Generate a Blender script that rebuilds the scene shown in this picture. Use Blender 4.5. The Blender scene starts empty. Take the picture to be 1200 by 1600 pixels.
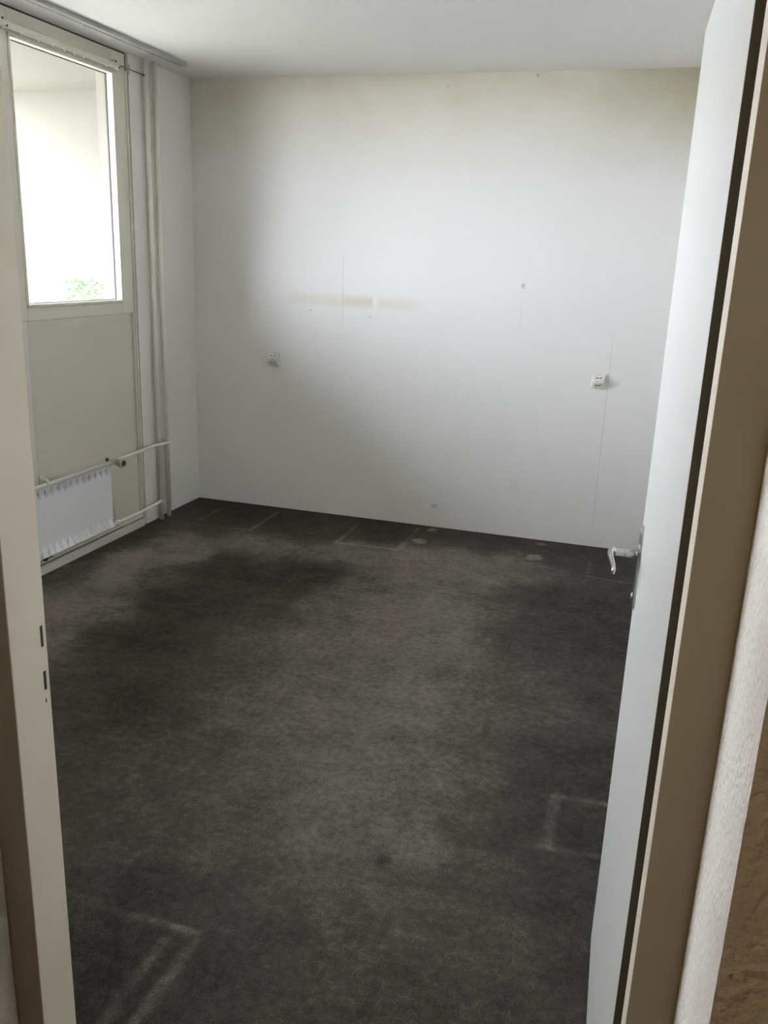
import bpy, bmesh, math, random
from mathutils import Vector, Matrix, noise
random.seed(7)
S = bpy.context.scene
COL = S.collection

# ---------------------------------------------------------------- camera
right = Vector((0.9543859411, 0.2962567170, 0.0371407198))
down = Vector((0.1167086673, -0.2556610702, -0.9596960478))
fwd = Vector((-0.2748209642, 0.9202550597, -0.2785750577))
cam_data = bpy.data.cameras.new('camera')
cam = bpy.data.objects.new('camera', cam_data)
COL.objects.link(cam)
cam.matrix_world = Matrix(((right.x, -down.x, -fwd.x, 2.8481106),
                           (right.y, -down.y, -fwd.y, -5.1025069),
                           (right.z, -down.z, -fwd.z, 1.6006425),
                           (0, 0, 0, 1)))
cam_data.sensor_fit = 'HORIZONTAL'
cam_data.sensor_width = 36
cam_data.lens = 1352.08 * 36 / 1200
cam_data.clip_start = 0.02
cam_data.clip_end = 500
S.camera = cam

# ---------------------------------------------------------------- world and exposure
SKY = 14.0
world = bpy.data.worlds.new('overcast_sky')
S.world = world
world.use_nodes = True
bg = world.node_tree.nodes['Background']
bg.inputs[0].default_value = (0.83, 0.862, 1.01, 1)
bg.inputs[1].default_value = SKY
S.view_settings.view_transform = 'Standard'
S.view_settings.look = 'None'
S.view_settings.gamma = 1
S.view_settings.use_curve_mapping = False
S.view_settings.exposure = 1.20
HALL_FILL = 6.5

# ---------------------------------------------------------------- materials
def srgb(r, g, b):
    f = lambda c: (c / 255 / 12.92) if c / 255 <= 0.04045 else ((c / 255 + 0.055) / 1.055) ** 2.4
    return (f(r), f(g), f(b), 1)

def mat(name, col, rough=0.6, metal=0.0, var=0.0, vscale=4.0, bump=0.0, bscale=80.0, spec=0.5, bdist=0.003):
    m = bpy.data.materials.new(name); m.use_nodes = True
    nt = m.node_tree; p = nt.nodes['Principled BSDF']
    p.inputs['Base Color'].default_value = (*col[:3], 1)
    p.inputs['Roughness'].default_value = rough
    p.inputs['Metallic'].default_value = metal
    p.inputs['Specular IOR Level'].default_value = spec
    geo = nt.nodes.new('ShaderNodeNewGeometry')
    if var:
        n = nt.nodes.new('ShaderNodeTexNoise'); n.inputs['Scale'].default_value = vscale; n.inputs['Detail'].default_value = 5
        nt.links.new(geo.outputs['Position'], n.inputs['Vector'])
        mx = nt.nodes.new('ShaderNodeMix'); mx.data_type = 'RGBA'
        mx.inputs[6].default_value = (*[c * (1 - var) for c in col[:3]], 1)
        mx.inputs[7].default_value = (*[min(1, c * (1 + var)) for c in col[:3]], 1)
        nt.links.new(n.outputs[0], mx.inputs[0]); nt.links.new(mx.outputs[2], p.inputs['Base Color'])
    if bump:
        n = nt.nodes.new('ShaderNodeTexNoise'); n.inputs['Scale'].default_value = bscale; n.inputs['Detail'].default_value = 3
        nt.links.new(geo.outputs['Position'], n.inputs['Vector'])
        b = nt.nodes.new('ShaderNodeBump'); b.inputs['Strength'].default_value = bump; b.inputs['Distance'].default_value = bdist
        nt.links.new(n.outputs[0], b.inputs['Height']); nt.links.new(b.outputs[0], p.inputs['Normal'])
    return m

M_wallp = mat('white_wallpaper', (0.79, 0.767, 0.715), 0.85, var=0.02, vscale=3, bump=0.35, bscale=140, spec=0.2)
M_ceil = mat('ceiling_paint', (0.82, 0.80, 0.765), 0.9, var=0.015, bump=0.1, bscale=60, spec=0.2)
M_frame = mat('cream_window_paint', (0.76, 0.725, 0.615), 0.38, var=0.03, vscale=6, bump=0.04, bscale=30)
M_panel = mat('taupe_panel_paint', (0.68, 0.63, 0.545), 0.45, var=0.03, vscale=3)
M_jamb = mat('ivory_door_frame_paint', (0.88, 0.80, 0.645), 0.35, var=0.03, vscale=5, bump=0.05, bscale=25)
M_door = mat('white_door_paint', (0.77, 0.765, 0.71), 0.3, var=0.015, vscale=2, bump=0.03, bscale=20)
M_pipe = mat('glossy_pipe_paint', (0.85, 0.82, 0.71), 0.28, var=0.03, vscale=8)
M_rad = mat('white_radiator_enamel', (0.88, 0.88, 0.88), 0.35)
M_knob = mat('yellowed_plastic', (0.50, 0.45, 0.33), 0.45)
M_dark = mat('dark_rubber', (0.02, 0.018, 0.015), 0.6)
M_alu = mat('brushed_aluminium', (0.50, 0.50, 0.48), 0.25, metal=1.0)
M_rail = mat('grey_rail_plastic', (0.42, 0.41, 0.39), 0.4)
M_railslot = mat('dark_rail_slot', (0.05, 0.045, 0.04), 0.7)
M_gapshade = mat('gap_shade_edge', (0.085, 0.075, 0.05), 0.7, var=0.15, vscale=20)  # shade of the hinge gap, put into the door edge colour
M_gask = mat('grey_glazing_putty', (0.16, 0.15, 0.13), 0.8)
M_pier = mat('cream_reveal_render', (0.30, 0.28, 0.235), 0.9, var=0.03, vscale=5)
M_plast = mat('white_plastic', (0.82, 0.81, 0.76), 0.3)
M_socket = mat('ivory_socket_plastic', (0.78, 0.77, 0.70), 0.35)
M_jambshade = mat('shaded_frame_paint', (0.36, 0.305, 0.21), 0.4, var=0.04, vscale=5, bump=0.05, bscale=25)  # darker copy of the frame paint, shade of the dim hall side
M_hall = mat('hall_plaster', (0.87, 0.82, 0.73), 0.9, var=0.05, vscale=20, bump=0.9, bscale=110, spec=0.1, bdist=0.006)
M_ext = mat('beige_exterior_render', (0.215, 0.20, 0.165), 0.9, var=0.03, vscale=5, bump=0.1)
M_conc = mat('balcony_concrete', (0.55, 0.54, 0.51), 0.9, var=0.1, vscale=6)
M_ground = mat('dry_lawn_ground', (0.32, 0.31, 0.26), 1.0, var=0.2, vscale=0.5)
M_leaf = mat('pale_green_leaf', (0.20, 0.36, 0.15), 0.6, var=0.3, vscale=15)
M_pot = mat('terracotta', (0.5, 0.24, 0.14), 0.8)
M_dust = mat('brown_hall_carpet', (0.12, 0.09, 0.06), 1.0, var=0.2, vscale=30)

# back wallpaper: seams, a yellowed heat mark, nicotine yellowing along the top, small scuffs
def wallpaper_back():
    m = bpy.data.materials.new('white_wallpaper_with_marks'); m.use_nodes = True
    nt = m.node_tree; L = nt.links; p = nt.nodes['Principled BSDF']
    p.inputs['Roughness'].default_value = 0.85; p.inputs['Specular IOR Level'].default_value = 0.2
    geo = nt.nodes.new('ShaderNodeNewGeometry')
    sep = nt.nodes.new('ShaderNodeSeparateXYZ'); L.new(geo.outputs['Position'], sep.inputs[0])
    X, Z = sep.outputs[0], sep.outputs[2]
    def math_(op, a, b=None, clamp=False):
        n = nt.nodes.new('ShaderNodeMath'); n.operation = op; n.use_clamp = clamp
        for i, v in enumerate((a, b)):
            if v is None: continue
            if isinstance(v, (int, float)): n.inputs[i].default_value = v
            else: L.new(v, n.inputs[i])
        return n.outputs[0]
    def ramp(v, a, b):
        n = nt.nodes.new('ShaderNodeMapRange'); n.interpolation_type = 'SMOOTHSTEP'
        L.new(v, n.inputs[0]); n.inputs[1].default_value = a; n.inputs[2].default_value = b
        return n.outputs[0]
    def band(v, a, b, s):
        return math_('MULTIPLY', ramp(v, a - s, a + s), math_('SUBTRACT', 1, ramp(v, b - s, b + s)))
    nz = nt.nodes.new('ShaderNodeTexNoise'); nz.inputs['Scale'].default_value = 5; nz.inputs['Detail'].default_value = 4
    L.new(geo.outputs['Position'], nz.inputs['Vector'])
    def mix(fac, c1, c2):
        n = nt.nodes.new('ShaderNodeMix'); n.data_type = 'RGBA'; n.clamp_factor = True
        L.new(fac, n.inputs[0])
        for i, c in ((6, c1), (7, c2)):
            if isinstance(c, tuple): n.inputs[i].default_value = (*c, 1)
            else: L.new(c, n.inputs[i])
        return n.outputs[2]
    # yellowing near the ceiling, patchy
    yel = math_('MULTIPLY', ramp(Z, 1.95, 2.6), math_('ADD', 0.35, nz.outputs[0]))
    c = mix(yel, (0.79, 0.77, 0.735), (0.67, 0.62, 0.51))
    yr = math_('MULTIPLY', math_('MULTIPLY', ramp(X, 2.15, 2.95), ramp(Z, 2.0, 2.6)), math_('ADD', 0.4, nz.outputs[0]))
    c = mix(yr, c, (0.50, 0.46, 0.33))
    # brown-yellow mark left by a shelf
    m1 = math_('MULTIPLY', band(X, 0.66, 1.46, 0.09), band(Z, 1.325, 1.385, 0.022))
    m2 = math_('MULTIPLY', band(X, 1.015, 1.20, 0.018), band(Z, 1.335, 1.38, 0.028))
    gap = math_('SUBTRACT', 1, math_('MULTIPLY', band(X, 1.205, 1.235, 0.006), band(Z, 1.29, 1.40, 0.01)))
    mk = math_('MULTIPLY', math_('ADD', math_('MULTIPLY', m1, math_('MULTIPLY', nz.outputs[0], 0.62)), math_('MULTIPLY', m2, 0.34)), gap)
    c = mix(mk, c, (0.62, 0.54, 0.36))
    # scuffs low down, marks near the top
    for (x0, z0, w, h, k) in ((1.65, 0.137, 0.018, 0.012, 0.35), (2.10, 1.492, 0.010, 0.012, 0.30), (1.598, 2.538, 0.005, 0.004, 0.4),
                             (0.822, 2.541, 0.004, 0.004, 0.35), (0.895, 2.54, 0.004, 0.003, 0.3), (2.09, 2.585, 0.008, 0.010, 0.35), (2.14, 0.32, 0.03, 0.06, 0.05), (1.19, 1.27, .006, .006, .3), (0.80, 1.29, .005, .005, .4)):
        sc = math_('MULTIPLY', math_('MULTIPLY', band(X, x0 - w, x0 + w, w * .6), band(Z, z0 - h, z0 + h, h * .6)), k)
        c = mix(sc, c, (0.16, 0.15, 0.15))
    # open seams between the wallpaper strips
    s1 = math_('MULTIPLY', band(X, 1.0085, 1.0115, 0.0012), band(Z, 1.22, 1.62, 0.06))
    s2 = math_('MULTIPLY', band(X, 2.6235, 2.6265, 0.0012), band(Z, 0.12, 1.22, 0.12))
    s3 = math_('MULTIPLY', band(X, 2.097, 2.099, 0.001), band(Z, 1.25, 1.40, 0.05))
    s4 = math_('MULTIPLY', band(X, 1.744, 1.746, 0.001), band(Z, 0.25, 0.9, 0.1))
    seams = math_('ADD', math_('ADD', math_('MULTIPLY', s1, .35), math_('MULTIPLY', s2, .4)), math_('ADD', math_('MULTIPLY', s3, .3), math_('MULTIPLY', s4, .12)))
    c = mix(seams, c, (0.30, 0.29, 0.30))
    L.new(c, p.inputs['Base Color'])
    n2 = nt.nodes.new('ShaderNodeTexNoise'); n2.inputs['Scale'].default_value = 130; n2.inputs['Detail'].default_value = 3
    L.new(geo.outputs['Position'], n2.inputs['Vector'])
    n3 = nt.nodes.new('ShaderNodeTexNoise'); n3.inputs['Scale'].default_value = 4; n3.inputs['Detail'].default_value = 2
    L.new(geo.outputs['Position'], n3.inputs['Vector'])
    h = math_('ADD', math_('MULTIPLY', n2.outputs[0], 0.35), math_('ADD', math_('MULTIPLY', n3.outputs[0], 0.8), math_('MULTIPLY', seams, -1.0)))
    b = nt.nodes.new('ShaderNodeBump'); b.inputs['Strength'].default_value = 0.5; b.inputs['Distance'].default_value = 0.003
    L.new(h, b.inputs['Height']); L.new(b.outputs[0], p.inputs['Normal'])
    return m
M_wallb = wallpaper_back()

def carpet_mat():
    m = bpy.data.materials.new('worn_grey_carpet'); m.use_nodes = True
    nt = m.node_tree; L = nt.links; p = nt.nodes['Principled BSDF']
    p.inputs['Roughness'].default_value = 1.0; p.inputs['Specular IOR Level'].default_value = 0.05
    geo = nt.nodes.new('ShaderNodeNewGeometry')
    at = nt.nodes.new('ShaderNodeAttribute'); at.attribute_name = 'wear_shade'
    def noise_(s, d, r=.55):
        n = nt.nodes.new('ShaderNodeTexNoise'); n.inputs['Scale'].default_value = s; n.inputs['Detail'].default_value = d; n.inputs['Roughness'].default_value = r
        L.new(geo.outputs['Position'], n.inputs['Vector']); return n.outputs[0]
    def math_(op, a, b, c=None):
        n = nt.nodes.new('ShaderNodeMath'); n.operation = op
        for i, v in enumerate((a, b, c)):
            if v is None: continue
            if isinstance(v, (int, float)): n.inputs[i].default_value = v
            else: L.new(v, n.inputs[i])
        return n.outputs[0]
    w = at.outputs['Fac']
    fine = noise_(230, 2)
    mid = noise_(38, 4, .7)
    big = noise_(9, 5, .6)
    f = math_('ADD', w, math_('MULTIPLY', math_('SUBTRACT', mid, 0.5), 0.85))
    f = math_('ADD', f, math_('MULTIPLY', math_('SUBTRACT', big, 0.5), 0.60))
    f = math_('ADD', f, math_('MULTIPLY', math_('SUBTRACT', fine, 0.5), 0.9))
    cr = nt.nodes.new('ShaderNodeValToRGB'); L.new(f, cr.inputs[0])
    e = cr.color_ramp.elements
    e[0].position = 0.0; e[0].color = (0.036, 0.033, 0.027, 1)
    e[1].position = 1.0; e[1].color = (0.265, 0.234, 0.200, 1)
    k = e.new(0.5); k.color = (0.100, 0.089, 0.075, 1)
    L.new(cr.outputs[0], p.inputs['Base Color'])
    h = math_('ADD', fine, math_('MULTIPLY', mid, 1.0))
    b = nt.nodes.new('ShaderNodeBump'); b.inputs['Strength'].default_value = 0.8; b.inputs['Distance'].default_value = 0.006
    L.new(h, b.inputs['Height']); L.new(b.outputs[0], p.inputs['Normal'])
    return m
M_carpet = carpet_mat()

def glass_mat():
    m = bpy.data.materials.new('clear_window_glass'); m.use_nodes = True
    nt = m.node_tree; nt.nodes.clear()
    o = nt.nodes.new('ShaderNodeOutputMaterial'); mx = nt.nodes.new('ShaderNodeMixShader')
    t = nt.nodes.new('ShaderNodeBsdfTransparent'); t.inputs[0].default_value = (0.95, 0.97, 0.96, 1)
    g = nt.nodes.new('ShaderNodeBsdfGlossy'); g.inputs['Roughness'].default_value = 0.02
    lw = nt.nodes.new('ShaderNodeLayerWeight'); lw.inputs[0].default_value = 0.5
    pw = nt.nodes.new('ShaderNodeMath'); pw.operation = 'POWER'; pw.inputs[1].default_value = 5; nt.links.new(lw.outputs['Facing'], pw.inputs[0])
    f = nt.nodes.new('ShaderNodeMapRange'); f.inputs[3].default_value = 0.03; f.inputs[4].default_value = 0.9; nt.links.new(pw.outputs[0], f.inputs[0])
    nt.links.new(f.outputs[0], mx.inputs[0]); nt.links.new(t.outputs[0], mx.inputs[1]); nt.links.new(g.outputs[0], mx.inputs[2])
    nt.links.new(mx.outputs[0], o.inputs[0])
    return m
M_glass = glass_mat()

# ---------------------------------------------------------------- mesh helpers
def bx(bm, x0, x1, y0, y1, z0, z1, bev=0.0):
    t = bmesh.new()
    bmesh.ops.create_cube(t, size=1)
    bmesh.ops.scale(t, vec=(x1 - x0, y1 - y0, z1 - z0), verts=t.verts)
    bmesh.ops.translate(t, vec=((x0 + x1) / 2, (y0 + y1) / 2, (z0 + z1) / 2), verts=t.verts)
    if bev:
        bmesh.ops.bevel(t, geom=list(t.edges), offset=bev, segments=2, affect='EDGES', profile=0.6)
    me = bpy.data.meshes.new('tmp'); t.to_mesh(me); t.free(); bm.from_mesh(me); bpy.data.meshes.remove(me)

def tube(bm, pts, r, seg=16, cap=True, rv=None):
    """sweep a circle along pts; r a number or a list"""
    pts = [Vector(p) for p in pts]; n = len(pts)
    rs = r if isinstance(r, (list, tuple)) else [r] * n
    rings = []; ref = None; rw = rv if rv else rs
    for i, p in enumerate(pts):
        d = (pts[min(i + 1, n - 1)] - pts[max(i - 1, 0)]).normalized()
        if ref is None:
            ref = Vector((0, 0, 1)) if abs(d.z) < 0.9 else Vector((1, 0, 0))
        u = (ref - d * ref.dot(d)).normalized(); v = d.cross(u); ref = u
        rings.append([bm.verts.new(p + u * math.cos(a) * rs[i] + v * math.sin(a) * rw[i]) for a in [2 * math.pi * k / seg for k in range(seg)]])
    for a, b in zip(rings, rings[1:]):
        for k in range(seg):
            f = bm.faces.new((a[k], a[(k + 1) % seg], b[(k + 1) % seg], b[k])); f.smooth = True
    if cap:
        bm.faces.new(rings[0][::-1]); bm.faces.new(rings[-1])

def lathe(bm, c, axis, prof, seg=28):
    """revolve (offset along axis, radius) pairs about an axis through c"""
    axis = axis.normalized(); ref = Vector((1, 0, 0)) if abs(axis.x) < .7 else Vector((0, 0, 1))
    u = (ref - axis * ref.dot(axis)).normalized(); v = axis.cross(u)
    rings = [[bm.verts.new(c + axis * a + (u * math.cos(t) + v * math.sin(t)) * r) for t in [2 * math.pi * k / seg for k in range(seg)]] for a, r in prof]
    for A, B in zip(rings, rings[1:]):
        for k in range(seg): bm.faces.new((A[k], A[(k + 1) % seg], B[(k + 1) % seg], B[k]))
    bm.faces.new(rings[0][::-1]); bm.faces.new(rings[-1])

def bend(a, b, c, r, n=6):
    """points of a rounded corner at b"""
    a, b, c = Vector(a), Vector(b), Vector(c)
    p, q = b + (a - b).normalized() * r, b + (c - b).normalized() * r
    return [p * (1 - t) ** 2 + b * 2 * t * (1 - t) + q * t * t for t in [i / n for i in range(n + 1)]]

def obj(name, bm, m, parent=None, smooth=False):
    bmesh.ops.recalc_face_normals(bm, faces=bm.faces)
    me = bpy.data.meshes.new(name); bm.to_mesh(me); bm.free()
    me.materials.append(m)
    o = bpy.data.objects.new(name, me); COL.objects.link(o)
    if parent:
        o.parent = parent
        o.matrix_parent_inverse = parent.matrix_world.inverted()
    if smooth:
        for f in me.polygons: f.use_smooth = True
    return o

def struct(name, bm, m, label=None, parent=None):
    o = obj(name, bm, m, parent)
    if not parent: o['kind'] = 'structure'
    if label: o['label'] = label
    return o

def thing(name, label, cat, loc=(0, 0, 0), group=None):
    o = bpy.data.objects.new(name, None); COL.objects.link(o); o.location = loc
    o.matrix_world = Matrix.Translation(loc)
    o.empty_display_size = 0.1
    o['label'] = label; o['category'] = cat
    if group: o['group'] = group
    return o

def tag(o, label, cat, group=None):
    o['label'] = label; o['category'] = cat
    if group: o['group'] = group
    return o

# ---------------------------------------------------------------- room shell
H = 2.605
XR = 3.32            # right wall of the room
YF0, YF1 = -4.13, -4.43   # front wall, room side and hall side
OX0, OX1 = 2.0, 2.965     # rough opening
HX0, HX1, HY = 1.0, 5.2, -6.1

bm = bmesh.new(); bx(bm, -0.1, XR + .1, 0, 0.2, -0.1, H + .1); struct('wall_back', bm, M_wallb, 'white papered back wall with a yellowish shelf mark')
bm = bmesh.new(); bx(bm, XR, XR + .15, YF0, 0, 0, H); struct('wall_right', bm, M_wallp, 'white papered right wall behind the open door')
bm = bmesh.new(); bx(bm, -0.1, 0, -0.515, 0, 0, H); struct('wall_left', bm, M_wallp, 'white papered wall strip between the pipes and the back corner')
bm = bmesh.new()
bx(bm, -0.1, OX0, YF1, YF0, 0, H); bx(bm, OX1, HX1, YF1, YF0, 0, H); bx(bm, OX0, OX1, YF1, YF0, 2.09, H)
struct('wall_front', bm, M_hall, 'rough plastered wall around the doorway')
bm = bmesh.new(); bx(bm, -0.1, HX1 + .1, HY - .1, 0.2, H, H + .2); struct('ceiling', bm, M_ceil, 'white ceiling')

# hall the photograph is taken from
bm = bmesh.new(); bx(bm, HX0 - .1, HX0, HY, YF1, 0, H); struct('wall_hall_left', bm, M_hall)
bm = bmesh.new(); bx(bm, HX1, HX1 + .1, HY, YF0, 0, H); struct('wall_hall_right', bm, M_hall)
bm = bmesh.new(); bx(bm, HX0 - .1, HX1 + .1, HY - .1, HY, 0, H); struct('wall_hall_rear', bm, M_hall)
bm = bmesh.new(); bx(bm, HX0 - .1, HX1 + .1, HY - .1, YF1 + .12, -0.1, 0.0); struct('floor_hall', bm, M_dust)

# carpet: wear map in floor coordinates (x, y, tone with light falloff in it)
WEAR_SHADE = [(0.36,-0.85,88),(0.44,-0.62,54),(0.45,-0.35,44),(0.8,-0.25,46),(0.96,-0.41,50),(1.39,-0.3,44),(1.39,-0.12,42),(1.76,-0.12,50),(2.1,-0.1,46),(2.5,-0.1,46),(2.8,-0.15,46),(2.0,-0.3,56),
(0.08,-0.9,50),(0.05,-1.25,48),(0.25,-1.24,98),(0.54,-1.08,92),(0.68,-0.75,84),(0.95,-0.83,78),(1.3,-0.68,84),(1.4,-0.74,85),(1.67,-0.62,92),(1.94,-0.51,90),(2.22,-0.45,82),(2.49,-0.35,55),(2.7,-0.18,50),
(0.12,-1.61,62),(0.35,-1.51,98),(0.56,-1.45,66),(0.77,-1.3,42),(1.01,-1.24,42),(1.3,-1.06,40),(1.16,-1.08,44),(0.8,-1.12,46),(1.26,-1.2,46),(1.5,-1.13,72),(1.79,-0.91,85),(2.07,-0.79,86),(2.36,-0.66,78),(2.53,-0.62,64),(2.79,-0.48,50),
(0.38,-1.96,92),(0.54,-1.87,84),(0.76,-1.7,40),(0.95,-1.5,48),(1.0,-1.71,44),(1.25,-1.6,56),(1.48,-1.51,76),(1.76,-1.39,86),(2.05,-1.28,88),(2.28,-1.18,70),(2.46,-1.11,48),(2.75,-0.99,44),(2.5,-0.88,46),
(0.6,-2.25,88),(0.72,-2.2,48),(0.9,-2.13,40),(1.1,-2.05,50),(1.27,-1.98,70),(1.61,-1.85,82),(1.92,-1.72,86),(2.18,-1.62,82),(2.4,-1.53,58),(2.56,-1.47,48),(2.81,-1.37,42),
(0.96,-2.71,54),(1.16,-2.63,42),(1.33,-2.56,56),(1.55,-2.48,76),(1.81,-2.38,82),(2.15,-2.25,84),(2.4,-2.15,72),(2.54,-2.1,62),(2.66,-2.05,66),(2.82,-1.99,45),
(1.22,-3.05,54),(1.39,-2.99,60),(1.58,-2.92,64),(1.81,-2.83,76),(2.07,-2.74,82),(2.32,-2.64,78),(2.46,-2.59,66),(2.6,-2.53,48),(2.81,-2.46,42),
(1.42,-3.33,56),(1.61,-3.26,62),(1.83,-3.18,68),(2.09,-3.08,80),(2.35,-2.98,80),(2.51,-2.93,66),(2.62,-2.89,50),(2.8,-2.82,42),
(1.61,-3.53,46),(1.79,-3.47,46),(2.0,-3.39,64),(2.22,-3.31,70),(2.44,-3.24,66),(2.6,-3.18,62),(2.79,-3.11,48),
(1.77,-3.7,38),(1.94,-3.64,44),(2.09,-3.59,54),(2.29,-3.52,62),(2.52,-3.44,60),(2.7,-3.37,62),(2.84,-3.32,50),
(1.88,-3.83,38),(2.06,-3.77,48),(2.22,-3.72,54),(2.4,-3.65,58),(2.61,-3.58,54),(2.79,-3.51,56),
(3.2,-0.5,45),(3.2,-1.5,45),(3.2,-2.5,45),(3.2,-3.5,45),(0.1,-2.6,50),(0.1,-3.6,46),(0.8,-3.4,46),(2.4,-4.1,70)]
LINES = [((.26,-.54),(.26,-.16),.016,.30),((.26,-.545),(.64,-.535),.010,.28),((.64,-.535),(.637,-.09),.020,.34),
((1.20,-.555),(1.198,-.13),.020,.30),((1.20,-.55),(1.575,-.525),.011,.42),((1.575,-.52),(1.578,-.07),.026,.24),
((2.648,-.32),(2.652,-.545),.014,.22),((2.65,-.545),(2.92,-.575),.014,.32),((2.62,-.36),(2.70,-.35),.014,.2),
((2.72,-2.656),(2.96,-2.648),.020,.32),((2.72,-2.656),(2.724,-2.92),.026,.32),((2.70,-2.926),(2.97,-2.90),.020,.30),
((1.76,-3.55),(1.945,-3.55),.024,.34),((1.5,-3.53),(1.76,-3.55),.026,.14),((1.885,-3.60),(1.885,-4.13),.028,.30),((1.955,-3.57),(1.945,-4.13),.026,.34)]
SPOTS = [(1.646,-.317,.050,.48),(1.663,-.073,.036,.55),(2.34,-.085,.030,.50),(2.336,-.335,.048,.50),(1.0,-.44,.02,.3),(2.9,-2.0,.05,.1),(2.3,-3.13,.02,-.3),(1.2,-1.72,.02,.1)]
def seg_d(px, py, a, b):
    ax, ay = a; vx, vy = b[0] - ax, b[1] - ay
    t = max(0, min(1, ((px - ax) * vx + (py - ay) * vy) / (vx * vx + vy * vy)))
    return math.hypot(px - ax - t * vx, py - ay - t * vy)
def make_floor():
    xs = [-0.1 + i * 0.012 for i in range(int((XR + .2) / 0.012) + 1)]
    ys = [-4.31 + i * 0.012 for i in range(int(4.40 / 0.012) + 1)]
    # coarse wear grid
    cg = {}
    def coarse(i, j):
        k = (i, j)
        if k not in cg:
            x, y = i * .06, j * .06
            sw = s = 0
            for (wx, wy, v) in WEAR_SHADE:
                d2 = (x - wx) ** 2 + (y - wy) ** 2
                w = 1.0 / (d2 + .006) ** 2
                sw += w; s += w * v
            cg[k] = s / sw
        return cg[k]
    bm = bmesh.new()
    lay = bm.verts.layers.float.new('wear_shade')
    grid = []
    for y in ys:
        row = []
        for x in xs:
            v = bm.verts.new((x, y, 0.0))
            n1 = noise.noise(Vector((x * 5, y * 5, 1))) * .05 + noise.noise(Vector((x * 14, y * 14, 3))) * .03
            n2 = noise.noise(Vector((x * 5, y * 5, 7))) * .05 + noise.noise(Vector((x * 14, y * 14, 9))) * .03
            u, w = (x + n1) / .06, (y + n2) / .06
            i, j = math.floor(u), math.floor(w); fu, fw = u - i, w - j
            t = (coarse(i, j) * (1 - fu) * (1 - fw) + coarse(i + 1, j) * fu * (1 - fw) + coarse(i, j + 1) * (1 - fu) * fw + coarse(i + 1, j + 1) * fu * fw)
            val = (t - 34) / 62
            g = 0
            for a, b, wd, k in LINES:
                if min(a[0], b[0]) - .05 < x < max(a[0], b[0]) + .05 and min(a[1], b[1]) - .05 < y < max(a[1], b[1]) + .05:
                    d = seg_d(x, y, a, b)
                    f = max(0, min(1, (max(.008, wd * .62) - d) / .008 + .4))
                    f *= 0.75 + .5 * noise.noise(Vector((x * 25, y * 25, 5)))
                    g = max(g, f * k * 1.35)
            for sx, sy, r, k in SPOTS:
                d = math.hypot(x - sx, y - sy) * (1 + .7 * noise.noise(Vector((x * 22, y * 30, 2))))
                if d < r * 1.4:
                    f = max(0, min(1, (r - d) / .012 + .3)) * k
                    g = f if abs(f) > abs(g) else g
            v[lay] = max(0.0, val * .92 + .04) + g
            row.append(v)
        grid.append(row)
    for a, b in zip(grid, grid[1:]):
        for k in range(len(xs) - 1):
            bm.faces.new((a[k], a[k + 1], b[k + 1], b[k]))
    return bm
o = struct('floor', make_floor(), M_carpet, 'worn dark grey carpet with furniture imprints')
bm = bmesh.new(); bx(bm, -0.1, XR + .15, YF0 - .18, 0.05, -0.12, -0.004); struct('floor_slab', bm, M_conc)

# ---------------------------------------------------------------- facade: window wall
WZ0, WZ1 = 1.33, 2.49
FX0, FX1 = -0.096, 0.0
def window(name, y0, y1, label):
    """timber frame from y0 to y1 (outer edges of the glazing), full height posts added separately"""
    bm = bmesh.new()
    bx(bm, FX0, FX1, y0 - .0, y1, 1.262, WZ0 - .006, .003)          # bottom rail
    bx(bm, -.045, FX1, y0, y1, WZ1 + .006, H - .008, .002)          # head
    o = struct(name, bm, M_frame, label)
    # glazing beads, proud of the frame
    bm = bmesh.new(); b = .009
    bx(bm, -.03, .007, y0, y1, WZ0 - .004, WZ0 + b, .002); bx(bm, -.03, .007, y0, y1, WZ1 - b, WZ1 + .004, .002)
    bx(bm, -.03, .007, y0 - .002, y0 + b, WZ0, WZ1, .002); bx(bm, -.03, .007, y1 - b, y1 + .002, WZ0, WZ1, .002)
    obj('glazing_bead', bm, M_frame, o)
    bm = bmesh.new(); bx(bm, -.042, -.036, y0 - .004, y1 + .004, WZ0 - .006, WZ1 + .006)
    obj('window_pane', bm, M_glass, o)
    bm = bmesh.new(); g = .0125
    bx(bm, -.0355, -.0305, y0, y1, WZ0, WZ0 + g); bx(bm, -.0355, -.0305, y0, y1, WZ1 - g, WZ1)
    bx(bm, -.0355, -.0305, y0, y0 + g, WZ0 + g, WZ1 - g); bx(bm, -.0355, -.0305, y1 - g, y1, WZ0 + g, WZ1 - g)
    obj('gasket', bm, M_gask, o)
    return o
WL = [(-1.588, -0.806), (-2.70, -1.668)]
w1 = window('window_1', *WL[0], 'cream framed window pane beside the heating pipes')
w2 = window('window_2', *WL[1], 'cream framed window pane next to the mullion')
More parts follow.
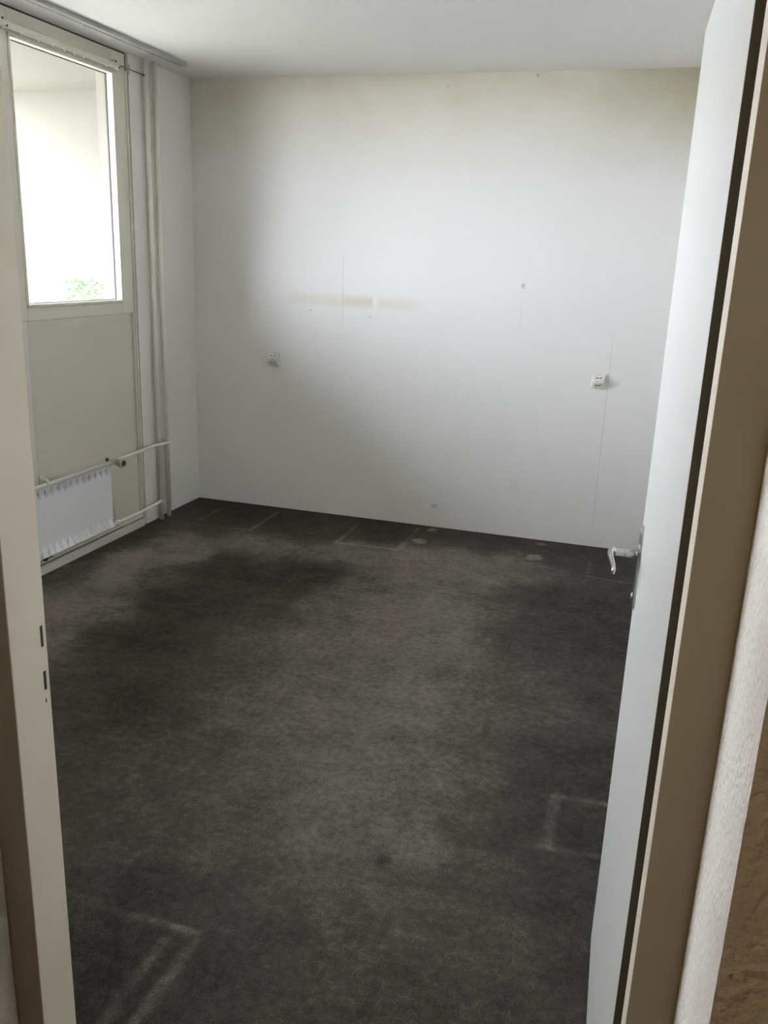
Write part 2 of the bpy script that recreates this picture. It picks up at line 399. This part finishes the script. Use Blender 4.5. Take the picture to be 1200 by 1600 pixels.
# posts
bm = bmesh.new(); bx(bm, -.045, 0.0, -0.806, -0.686, 1.262, H - .008, .003); bx(bm, FX0, 0.0, -0.712, -0.686, 0.0, 1.262, .002); struct('trim_1', bm, M_frame, 'cream window post right of the glass')
bm = bmesh.new(); bx(bm, -.07, 0.0, -1.668, -1.588, 1.262, H - .008, .003); bx(bm, FX0, 0.0, -1.668, -1.602, 0, 1.262, .002); struct('trim_2', bm, M_frame, 'cream mullion left of the glass')
bm = bmesh.new(); bx(bm, FX0, 0.0, -2.78, -2.70, 0.0, H, .003); struct('trim_3', bm, M_frame)
bm = bmesh.new(); bx(bm, -0.1, 0.0, YF0, -3.86, 0.0, H); struct('wall_left_far', bm, M_wallp)
bm = bmesh.new()  # unseen glazed door, added to bring daylight onto door and reveal
bx(bm, FX0, 0, -3.86, -2.78, 2.36, H, .003); bx(bm, -.07, -.02, -3.86, -3.76, .01, 2.36, .003); bx(bm, -.07, -.02, -2.88, -2.78, .01, 2.36, .003)
bx(bm, -.07, -.02, -3.76, -2.88, .01, 1.12, .003); bx(bm, -.07, -.02, -3.34, -2.88, 1.12, 2.26, .003); bx(bm, -.07, -.02, -3.76, -2.88, 2.26, 2.36, .003)
o = struct('door_added', bm, M_frame, 'added glazed balcony door, unseen, lets in more daylight')
bm = bmesh.new(); bx(bm, -.048, -.042, -3.765, -3.335, 1.115, 2.265); obj('added_door_pane', bm, M_glass, o)
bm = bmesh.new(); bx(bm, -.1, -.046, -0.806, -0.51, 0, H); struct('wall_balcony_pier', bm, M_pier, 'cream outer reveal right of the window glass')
bm = bmesh.new(); bx(bm, -.09, -.006, -2.78, -0.672, H - .009, H)
bx(bm, -.09, -.005, -0.6865, -0.6715, 0.0, H - .009); bx(bm, -.08, -.008, -1.6035, -1.5965, 0.0, 1.262); bx(bm, -.005, .006, -2.70, -.90, .0455, .0515)
struct('trim_7', bm, M_dark, 'dark open joints around the window frame')
# panels under the glass
for i, (y0, y1) in enumerate(((-1.602, -0.712), (-2.70, -1.668))):
    bm = bmesh.new(); bx(bm, -.09, -.006, y0 + .004, y1 - .004, 0.0, 1.2617, .001)
    struct('wall_panel_%s' % ('right', 'left')[i], bm, M_panel, 'taupe painted panel under the window')
# thin edge strip between panel and post
bm = bmesh.new(); bx(bm, -.002, .007, -0.712, -0.704, 0.0, 1.262, .002); bx(bm, -.002, .012, -0.697, -0.687, 0.0, H - .09, .003)
struct('trim_4', bm, M_frame)
# boxing board behind the pipes
bm = bmesh.new(); bx(bm, -.1, .012, -0.672, -0.516, 0.0, H, .003)
struct('trim_5', bm, M_wallp, 'white boxing board between window post and pipes')
# stepped plinth
bm = bmesh.new()
bx(bm, -.004, .020, -2.78, -0.70, 0.0, .046, .003); bx(bm, -.004, .010, -2.78, -0.70, .052, .078, .003); bx(bm, -.004, .014, -2.78, -0.70, .084, .092, .002)
struct('baseboard_left', bm, M_frame, 'cream stepped plinth under the radiator')

# ---------------------------------------------------------------- balcony and outside
BL = -1.5
HC = 2.555
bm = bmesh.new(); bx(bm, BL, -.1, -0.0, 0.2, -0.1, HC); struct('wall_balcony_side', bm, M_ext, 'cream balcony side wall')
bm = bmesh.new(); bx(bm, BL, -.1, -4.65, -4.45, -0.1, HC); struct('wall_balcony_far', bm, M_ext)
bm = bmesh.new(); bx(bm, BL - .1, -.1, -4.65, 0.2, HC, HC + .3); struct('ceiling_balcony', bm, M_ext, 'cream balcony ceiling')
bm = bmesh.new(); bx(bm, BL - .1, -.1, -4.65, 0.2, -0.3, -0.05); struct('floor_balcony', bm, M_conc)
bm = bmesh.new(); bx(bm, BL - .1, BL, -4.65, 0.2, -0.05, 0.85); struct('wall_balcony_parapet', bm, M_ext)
bm = bmesh.new(); bx(bm, -120, 30, -120, 120, -9.5, -9.0); struct('ground', bm, M_ground, 'lawn below the balcony')

# leafy shrub standing on the balcony
t = thing('potted_shrub', 'pale green leafy shrub seen through the lower edge of the window pane', 'plant', (-0.56, -0.36, -0.05))
bm = bmesh.new(); tube(bm, [(-.56, -.36, -.05), (-.56, -.36, .20), (-.56, -.36, .22), (-.56, -.36, .26)], [.11, .15, .165, .165], 28)
obj('pot', bm, M_pot, t)
bm = bmesh.new()
for k in range(7):
    a = k * 2.4
    tube(bm, [(-.56, -.36, .24), (-.56 + .02 * math.cos(a), -.36 + .02 * math.sin(a), .7), (-.56 + .09 * math.cos(a), -.36 + .07 * math.sin(a), 1.28)], [.008, .006, .003], 6)
obj('stem', bm, M_leaf, t)
bm = bmesh.new()
for k in range(950):
    a = random.uniform(0, 6.283); z = random.uniform(.45, 1.42)
    rr = .19 * math.sqrt(random.random()) * (1 - .45 * max(0, (z - 1.0) / .42))
    c = Vector((-.56 + rr * math.cos(a), -.36 + rr * math.sin(a) * .9, z))
    d = Vector((random.uniform(-1, 1), random.uniform(-1, 1), random.uniform(-.3, .9))).normalized()
    s = d.cross(Vector((random.uniform(-1, 1), random.uniform(-1, 1), random.uniform(-1, 1)))).normalized()
    l, w = random.uniform(.020, .034), random.uniform(.006, .010); nn = d.cross(s) * .004
    vs = [bm.verts.new(c), bm.verts.new(c + d * l * .45 + s * w + nn), bm.verts.new(c + d * l), bm.verts.new(c + d * l * .45 - s * w + nn)]
    bm.faces.new(vs)
obj('foliage', bm, M_leaf, t)

# ---------------------------------------------------------------- radiator
RY0, RY1, RZ0, RZ1 = -2.58, -1.066, .105, .474
RF = .066      # front face
rad = thing('radiator', 'low white panel radiator with sawtooth channels under the window', 'radiator', (.055, (RY0 + RY1) / 2, RZ0))
def panel_front():
    bm = bmesh.new(); pitch = .0512; tl = .056; amp = .018
    ny = int((RY1 - RY0) / .0032); nz = 76
    g = []
    for j in range(nz + 1):
        z = RZ0 + .004 + (RZ1 - RZ0 - .016) * j / nz
        row = []
        for i in range(ny + 1):
            y = RY0 + (RY1 - RY0) * i / ny
            ph = ((RY1 - .012 - y) / pitch) % 1.0
            tri = 1 - abs(2 * ph - 1)            # 1 in the channel's middle
            d = min(z - RZ0, RZ1 - .012 - z)
            reach = tl * min(1, tri * 1.15 + .05)
            h = max(0.0, amp * (1 - d / tl)) if d < reach else 0.0
            if y > RY1 - .012: h = 0
            row.append(bm.verts.new((RF - .016 + h, y, z)))
        g.append(row)
    for a, b in zip(g, g[1:]):
        for k in range(ny): bm.faces.new((a[k], a[k + 1], b[k + 1], b[k]))
    # close the sheet into a thin pressed panel
    back = RF - .034
    bx(bm, back, RF - .0175, RY0 + .0005, RY1 - .0005, RZ0 + .004, RZ1 - .012)
    return bm
obj('front_panel', panel_front(), M_rad, rad)
bm = bmesh.new(); tube(bm, [(RF - .018, RY0 - .01, RZ1 - .004), (RF - .018, RY1 + .012, RZ1 - .004)], .0105, 20); obj('top_header', bm, M_pipe, rad)
bm = bmesh.new(); tube(bm, [(RF - .018, RY0 - .01, RZ0 + .002), (RF - .018, RY1 + .012, RZ0 + .002)], .010, 20); obj('bottom_header', bm, M_rad, rad)
for yy in (-1.585, -2.3):
    bm = bmesh.new(); tube(bm, [(0.0, yy, RZ1 + .016), (.03, yy, RZ1 + .016), (RF - .02, yy - .004, RZ1 + .010), (RF - .004, yy - .03, RZ1 + .006)], [.008, .008, .007, .005], 10)
    bx(bm, -.002, .008, yy - .014, yy + .014, RZ1 - .01, RZ1 + .03, .003)
    obj('wall_bracket', bm, M_pipe, rad)
bm = bmesh.new(); tube(bm, [(RF - .03, -1.075, RZ1 + .004), (RF - .03, -1.075, RZ1 + .016), (RF - .03, -1.075, RZ1 + .022)], [.006, .0095, .007], 14)
o = obj('bleed_screw', bm, M_dark, rad); o['label'] = 'dark bleed screw'
# thermostat valve: body, union nut, knob with dark end
bm = bmesh.new(); vy = -1.038
tube(bm, [(RF - .018, RY1 + .008, RZ1 - .004), (RF - .018, vy, RZ1 - .004)], .014, 18)
tube(bm, [(RF - .018, vy - .014, RZ1 - .004), (RF - .018, vy + .004, RZ1 - .004)], .018, 6)
tube(bm, [(RF - .030, vy + .012, RZ1 - .005), (RF - .008, vy + .012, RZ1 - .005)], [.013, .013], 16)
valve = obj('valve_body', bm, M_pipe, rad)
bm = bmesh.new()
prof = [(0, .014), (.010, .017), (.014, .0185), (.048, .020), (.050, .0245), (.066, .0255), (.070, .0235), (.0705, .0165), (.066, .0155), (.065, .006)]
k0 = Vector((RF - .014, vy + .012, RZ1 - .006)); kd = Vector((.95, -.25, 0.0)).normalized()
lathe(bm, k0, kd, prof)
kn = obj('thermostat_knob', bm, M_knob, valve); kn['label'] = 'yellowed thermostat knob'
bm = bmesh.new(); tube(bm, [k0 + kd * .0645, k0 + kd * .0675], [.0150, .0145], 22); obj('knob_cap', bm, M_dark, valve)
bm = bmesh.new()
tube(bm, [(RF - .018, RY1 + .008, RZ0 + .004), (RF - .018, RY1 + .05, RZ0 + .004)], .0125, 18)
tube(bm, [(RF - .018, RY1 + .030, RZ0 + .004), (RF - .018, RY1 + .052, RZ0 + .004)], .018, 6)
obj('return_union', bm, M_pipe, rad)
# little drain tab hanging under the panel
bm = bmesh.new(); bx(bm, .02, RF - .01, -1.66, -1.645, RZ0 - .02, RZ0 + .004, .002); bx(bm, .02, RF - .02, -1.645, -1.59, RZ0 - .018, RZ0 - .010, .002)
obj('support_clip', bm, M_dark, rad)

# ---------------------------------------------------------------- heating pipes
PX = .040; PA, PB = -.545, -.458; PR = .0145
bm = bmesh.new(); tube(bm, [(PX, PA, 0.0), (PX, PA, H)], PR, 20)
pa = tag(obj('heating_pipe', bm, M_pipe), 'cream vertical heating pipe, nearer the window, joined by the lower branch', 'pipe')
bm = bmesh.new(); zz = RZ0 + .004
tube(bm, [(RF - .018, RY1 + .05, zz), (RF - .018, RY1 + .12, zz), (.050, -.80, zz + .002), (.044, PA - .02, zz + .006), (PX, PA, zz + .006)], .0090, 16)
tube(bm, [(.044, PA - .024, zz + .006), (.042, PA, zz + .006)], .0145, 16)
obj('branch_pipe', bm, M_pipe, pa)
bm = bmesh.new(); tube(bm, [(PX, PB, 0.0), (PX, PB, H)], PR, 20)
pb = tag(obj('heating_pipe', bm, M_pipe), 'cream vertical heating pipe, nearer the back corner, joined by the upper branch', 'pipe')
bm = bmesh.new(); zz = RZ1 - .002
pts = [(RF - .020, vy + .006, zz), (.054, -.90, zz + .004), (.054, -.70, zz + .010)] + [(.060, -.64, zz + .013), (.072, -.60, zz + .014), (.077, -.56, zz + .014), (.077, PB - .04, zz + .010), (.072, PB - .015, zz + .009), (.056, PB - .002, zz + .010), (PX, PB, zz + .010)]
tube(bm, pts, .0090, 16)
bx(bm, PX - .017, PX + .017, PB - .017, PB + .017, zz - .012, zz + .036, .006)
obj('branch_pipe', bm, M_pipe, pb)

# ---------------------------------------------------------------- curtain rails
cr = thing('ceiling_curtain_rail', 'grey double-track curtain rail screwed along the ceiling by the window wall', 'curtain rail', (.18, -2.2, H - .02))
a, b = Vector((.176, -.43)), Vector((.20, -4.0))
def rail_seg(bm, off0, off1, z0, z1, y0=None, y1=None):
    x0, x1 = .175 + off0, .175 + off1
    bx(bm, x0, x1, -4.0 if y0 is None else y0, -.42 if y1 is None else y1, z0, z1, .001)
bm = bmesh.new()
rail_seg(bm, 0.004, .047, H - .005, H)
rail_seg(bm, 0.004, 0.0065, H - .018, H - .004); rail_seg(bm, .0445, .047, H - .018, H - .004); rail_seg(bm, .024, .027, H - .018, H - .004)
rail_seg(bm, .0065, .010, H - .018, H - .016); rail_seg(bm, .016, .0445, H - .018, H - .016)
obj('track', bm, M_rail, cr)
bm = bmesh.new(); rail_seg(bm, .0095, .0165, H - .0165, H - .013)
obj('track_slot', bm, M_railslot, cr)
gm = None
for k, y in enumerate((-1.62, -1.50, -1.30, -1.18, -1.08, -.98, -.80, -.74, -.62, -1.78, -2.2, -2.6)):
    xx = .188
    bm = bmesh.new(); tube(bm, [(xx, y, H - .015), (xx, y, H - .022), (xx + .002, y, H - .028), (xx + .001, y, H - .032)], [.0025, .004, .0035, .002], 8)
    obj('glider', bm, M_plast, cr)

rod = thing('net_curtain_rail', 'slim cream net-curtain rail with hooks across the window head', 'curtain rail', (.03, -1.3, 2.51))
bm = bmesh.new(); bx(bm, .022, .040, -3.4, -.79, 2.508, 2.530, .003); bx(bm, .026, .036, -3.4, -.79, 2.503, 2.51, .001)
obj('track', bm, M_frame, rod)
bm = bmesh.new(); tube(bm, [(.036, -.84, 2.522), (.036, -.565, 2.519)], .0042, 10); tube(bm, [(.036, -.572, 2.519), (.036, -.560, 2.519)], .007, 10)
bx(bm, .032, .037, -.700, -.696, 2.52, 2.545)
o = obj('extension_rod', bm, M_alu, rod); o['label'] = 'thin metal rod end'
for y in (-1.635, -.80):
    bm = bmesh.new(); bx(bm, 0.0, .024, y - .018, y + .018, 2.528, 2.546, .002); bx(bm, .018, .026, y - .014, y + .014, 2.50, 2.546, .002)
    br = obj('bracket', bm, M_frame, rod)
    bm = bmesh.new(); tube(bm, [(.026, y - .006, 2.538), (.030, y - .006, 2.538)], .004, 10); obj('screw', bm, M_dark, br)
    bm = bmesh.new(); tube(bm, [(.026, y + .004, 2.510), (.043, y + .004, 2.510)], .004, 10); obj('screw', bm, M_dark, br)
for y in (-1.535, -1.42, -1.32, -1.235, -1.16, -1.085, -1.01, -.90, -.82, -.70):
    bm = bmesh.new(); xx = .036 if y > -.85 else .031
    tube(bm, [(xx, y, 2.512), (xx, y, 2.503), (xx + .003, y + .003, 2.497), (xx, y + .004, 2.494)], [.0025, .005, .004, .002], 8)
    obj('hook', bm, M_plast, rod)

# ---------------------------------------------------------------- wall sockets
def socket(x, z, w, h, label, flip):
    t = thing('wall_socket', label, 'socket', (x, 0, z), 'double sockets on the back wall')
    bm = bmesh.new()
    # body: base plate tapering to a front ridged across the middle; upper half faces up a little, lower half down
    d = .034
    P = [(-w/2, 0, -h/2), (w/2, 0, -h/2), (w/2, 0, h/2), (-w/2, 0, h/2),
         (-w*.44, -.012, -h*.47), (w*.44, -.012, -h*.47), (w*.44, -.012, h*.47), (-w*.44, -.012, h*.47),
         (-w*.36, -d, 0), (w*.36, -d, 0)]
    V = [bm.verts.new((x + p[0], p[1], z + p[2])) for p in P]
    for f in ((0,1,2,3),(0,1,5,4),(1,2,6,5),(2,3,7,6),(3,0,4,7),(4,5,9,8),(7,6,9,8),(4,8,7),(5,9,6)):
        bm.faces.new([V[i] for i in f])
    bmesh.ops.recalc_face_normals(bm, faces=bm.faces)
    bmesh.ops.bevel(bm, geom=list(bm.edges), offset=.0025, segments=2, affect='EDGES')
    body = obj('housing', bm, M_socket, t)
    for s in (1, -1):
        c = Vector((x, -.0245, z + s * h * .235))
        nrm = Vector((0, -h*.47, s * (d - .012))).normalized()
        up = Vector((1, 0, 0)).cross(nrm).normalized()
        if up.z < 0: up = -up
        R = h * .225
        bm = bmesh.new()
        prof = [(-.003, R * 1.0), (.0035, R * 1.0), (.0045, R * .95), (.0035, R * .90), (.0014, R * .86), (.0012, R * .3)]
        lathe(bm, c, nrm, prof)
        out = obj('outlet', bm, M_socket, t)
        bm = bmesh.new(); tube(bm, [c + nrm * -.001, c + nrm * .0007], [R * 1.09, R * 1.09], 28); obj('shadow_gap', bm, M_rail, out)
        bm = bmesh.new()
        for px, pz in ((-.0095, 0.0), (.0095, 0.0), (0.0, (-.008 * s if flip else 0.0))):
            q = c + Vector((px, 0, 0)) + up * pz
            rr = .0042 if px else .0030
            tube(bm, [q + nrm * -.003, q + nrm * .0018], [rr, rr], 12)
        obj('pin_hole', bm, M_dark, out)
    return t
socket(.558, .978, .076, .094, 'small ivory double wall socket at the left, beside the diagonal shadow', True)
socket(2.573, .985, .088, .088, 'square ivory double wall socket at the right beside an open wallpaper seam', False)

# nail in the wallpaper
bm = bmesh.new(); tube(bm, [(2.101, 0.0, 1.494), (2.101, -.010, 1.496), (2.101, -.0105, 1.496), (2.101, -.012, 1.496)], [.0018, .0018, .005, .004], 10)
tag(obj('wall_nail', bm, M_rail), 'small metal nail sticking out of the white back wall', 'nail')

# ---------------------------------------------------------------- door frame
JX0, JX1 = 2.05, 2.9115
JY0, JY1 = -4.13, -4.205       # room side, hall side
bm = bmesh.new()
HD = 2.035
bx(bm, OX0 - .0, JX0, JY1, JY0, 0, HD + .05, .002); bx(bm, JX1, OX1 - .0002, JY1, JY0, 0, HD + .05, .001); bx(bm, JX0 - .002, JX1 + .002, JY1, JY0, HD, HD + .05, .002)
# room side architrave flange
bx(bm, OX0 - .02, JX0 - .028, JY0, JY0 + .012, 0, HD + .07, .002); bx(bm, JX1 + .034, OX1 + .025, JY0, JY0 + .012, 0, HD + .07, .002); bx(bm, OX0 - .02, OX1 + .025, JY0, JY0 + .012, HD + .03, HD + .07, .002)
fr = struct('trim_6', bm, M_jamb, 'ivory door frame')
bm = bmesh.new()
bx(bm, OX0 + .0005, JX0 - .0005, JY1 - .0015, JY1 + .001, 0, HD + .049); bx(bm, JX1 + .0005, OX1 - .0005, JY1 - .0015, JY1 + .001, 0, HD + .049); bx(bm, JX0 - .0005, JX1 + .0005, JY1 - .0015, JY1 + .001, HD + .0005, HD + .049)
obj('hall_side_shade', bm, M_jambshade, fr)['label'] = 'hall side of the door frame, shade painted brown'
for z0, z1, yy in ((1.043, 1.076, -4.1405), (.974, 1.004, -4.1405), (.953, .960, -4.1415)):
    bm = bmesh.new(); w = .0026 if z1 - z0 > .02 else .001
    bx(bm, JX0 - .006, JX0 + .0006, yy - w, yy + w, z0, z1, .0004)
    obj('latch_hole', bm, M_dark, fr)

# ---------------------------------------------------------------- door, opened into the room
HXp, HYp = 2.902, -4.112
LX, LY = 2.8715, -3.24
dv = Vector((LX - HXp, LY - HYp, 0)); DW = dv.length; dv.normalize()
dn = Vector((-dv.y, dv.x, 0))        # towards -x : the visible face
if dn.x > 0: dn = -dn
door = bpy.data.objects.new('door_1', None); COL.objects.link(door)
Md = Matrix(((dv.x, dn.x, 0, HXp), (dv.y, dn.y, 0, HYp), (0, 0, 1, 0), (0, 0, 0, 1)))
door.matrix_world = Md; door['kind'] = 'structure'; door['label'] = 'white flush door standing open into the room'
def dobj(name, bm, m, parent=door):
    o = obj(name, bm, m); o.parent = parent
    if parent is not door: o.matrix_parent_inverse = Matrix.Identity(4)
    return o
bm = bmesh.new(); bx(bm, 0, DW, -.040, 0, 0.006, 2.028, .002)
leaf = dobj('door_leaf', bm, M_door)
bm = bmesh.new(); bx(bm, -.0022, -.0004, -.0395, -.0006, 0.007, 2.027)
e_ = dobj('hinge_edge_shade', bm, M_gapshade); e_['label'] = 'hinge edge of the door, gap shade painted dark'
# handle: s along the leaf from the hinge; n out of the face
hs = DW - .062
for side in (1, -1):
    f0 = 0.0 if side == 1 else -.040
    bm = bmesh.new()
    # long rounded back plate
    n = 16; zc0, zc1, rw = .925, 1.078, .0165
    ring0, ring1, ring2 = [], [], []
    for k in range(2 * n):
        a = math.pi * k / (n - .5) if k < n else 0
    outline = [(hs + rw * math.cos(math.pi * k / n), zc1 + rw * math.sin(math.pi * k / n)) for k in range(n + 1)] + [(hs - rw * math.cos(math.pi * k / n), zc0 - rw * math.sin(math.pi * k / n)) for k in range(n + 1)]
    cs, cz = hs, (zc0 + zc1) / 2
    def ringat(off, sh):
        return [bm.verts.new((cs + (s - cs) * sh, f0 + side * off, cz + (z - cz) * (1 - (1 - sh) * .2))) for s, z in outline]
    r0, r1, r2 = ringat(-.0005, 1), ringat(.0045, 1), ringat(.0065, .8)
    for A, B in ((r0, r1), (r1, r2)):
        for k in range(len(A)): bm.faces.new((A[k], A[(k + 1) % len(A)], B[(k + 1) % len(A)], B[k]))
    bm.faces.new(r0); bm.faces.new(r2)
    hp = dobj('door_handle', bm, M_alu); hp['label'] = 'aluminium lever handle on a long back plate'
    bm = bmesh.new(); z = 1.032
    P = [(hs, .006, z), (hs, .030, z), (hs, .048, z), (hs - .004, .057, z + .001), (hs - .012, .0600, z + .001), (hs - .026, .0610, z - .001), (hs - .043, .0590, z - .003), (hs - .061, .0560, z - .006), (hs - .079, .0535, z - .008), (hs - .094, .0530, z - .009), (hs - .104, .0535, z - .009), (hs - .107, .0540, z - .009)]
    tube(bm, [(s, f0 + side * o_, zz) for s, o_, zz in P], [.0100, .0100, .0100, .0105, .0108, .0105, .0100, .0098, .0095, .0090, .0070, .004], 18,
         rv=[.0100, .0100, .0100, .0095, .0082, .0062, .0050, .0046, .0044, .0044, .004, .002])
    tube(bm, [(hs, f0 + side * .004, z), (hs, f0 + side * .010, z)], .0125, 20)
    lv = dobj('lever', bm, M_alu, hp)
    bm = bmesh.new(); tube(bm, [(hs, f0 + side * .005, .938), (hs, f0 + side * .009, .938)], [.0085, .0075], 14)
    bx(bm, hs - .002, hs + .002, f0 + min(side * .008, side * .0105), f0 + max(side * .008, side * .0105), .932, .944)
    kh = dobj('lock_cylinder', bm, M_alu, hp)
for z in (.25, 1.02, 1.80):
    bm = bmesh.new(); tube(bm, [(-.004, -.044, z - .04), (-.004, -.044, z + .04)], .007, 14); dobj('hinge', bm, M_alu)

# ---------------------------------------------------------------- added hall fill lamp (dim, warm, unseen behind the viewer)
t = thing('hall_fill_lamp', 'added fill lamp on the hall ceiling, unseen behind the viewpoint', 'lamp', (1.7, -5.6, H))
bm = bmesh.new(); tube(bm, [(1.7, -5.6, H), (1.7, -5.6, H - .03)], .06, 24); obj('fill_lamp_base', bm, M_plast, t)
M_fill = bpy.data.materials.new('fill_lamp_glow'); M_fill.use_nodes = True
pn = M_fill.node_tree.nodes['Principled BSDF']; pn.inputs['Emission Color'].default_value = (1, .72, .42, 1); pn.inputs['Emission Strength'].default_value = HALL_FILL
bm = bmesh.new(); bmesh.ops.create_uvsphere(bm, u_segments=24, v_segments=14, radius=.11); bmesh.ops.translate(bm, vec=(1.7, -5.6, H - .12), verts=bm.verts)
obj('fill_lamp_globe', bm, M_fill, t, smooth=True)
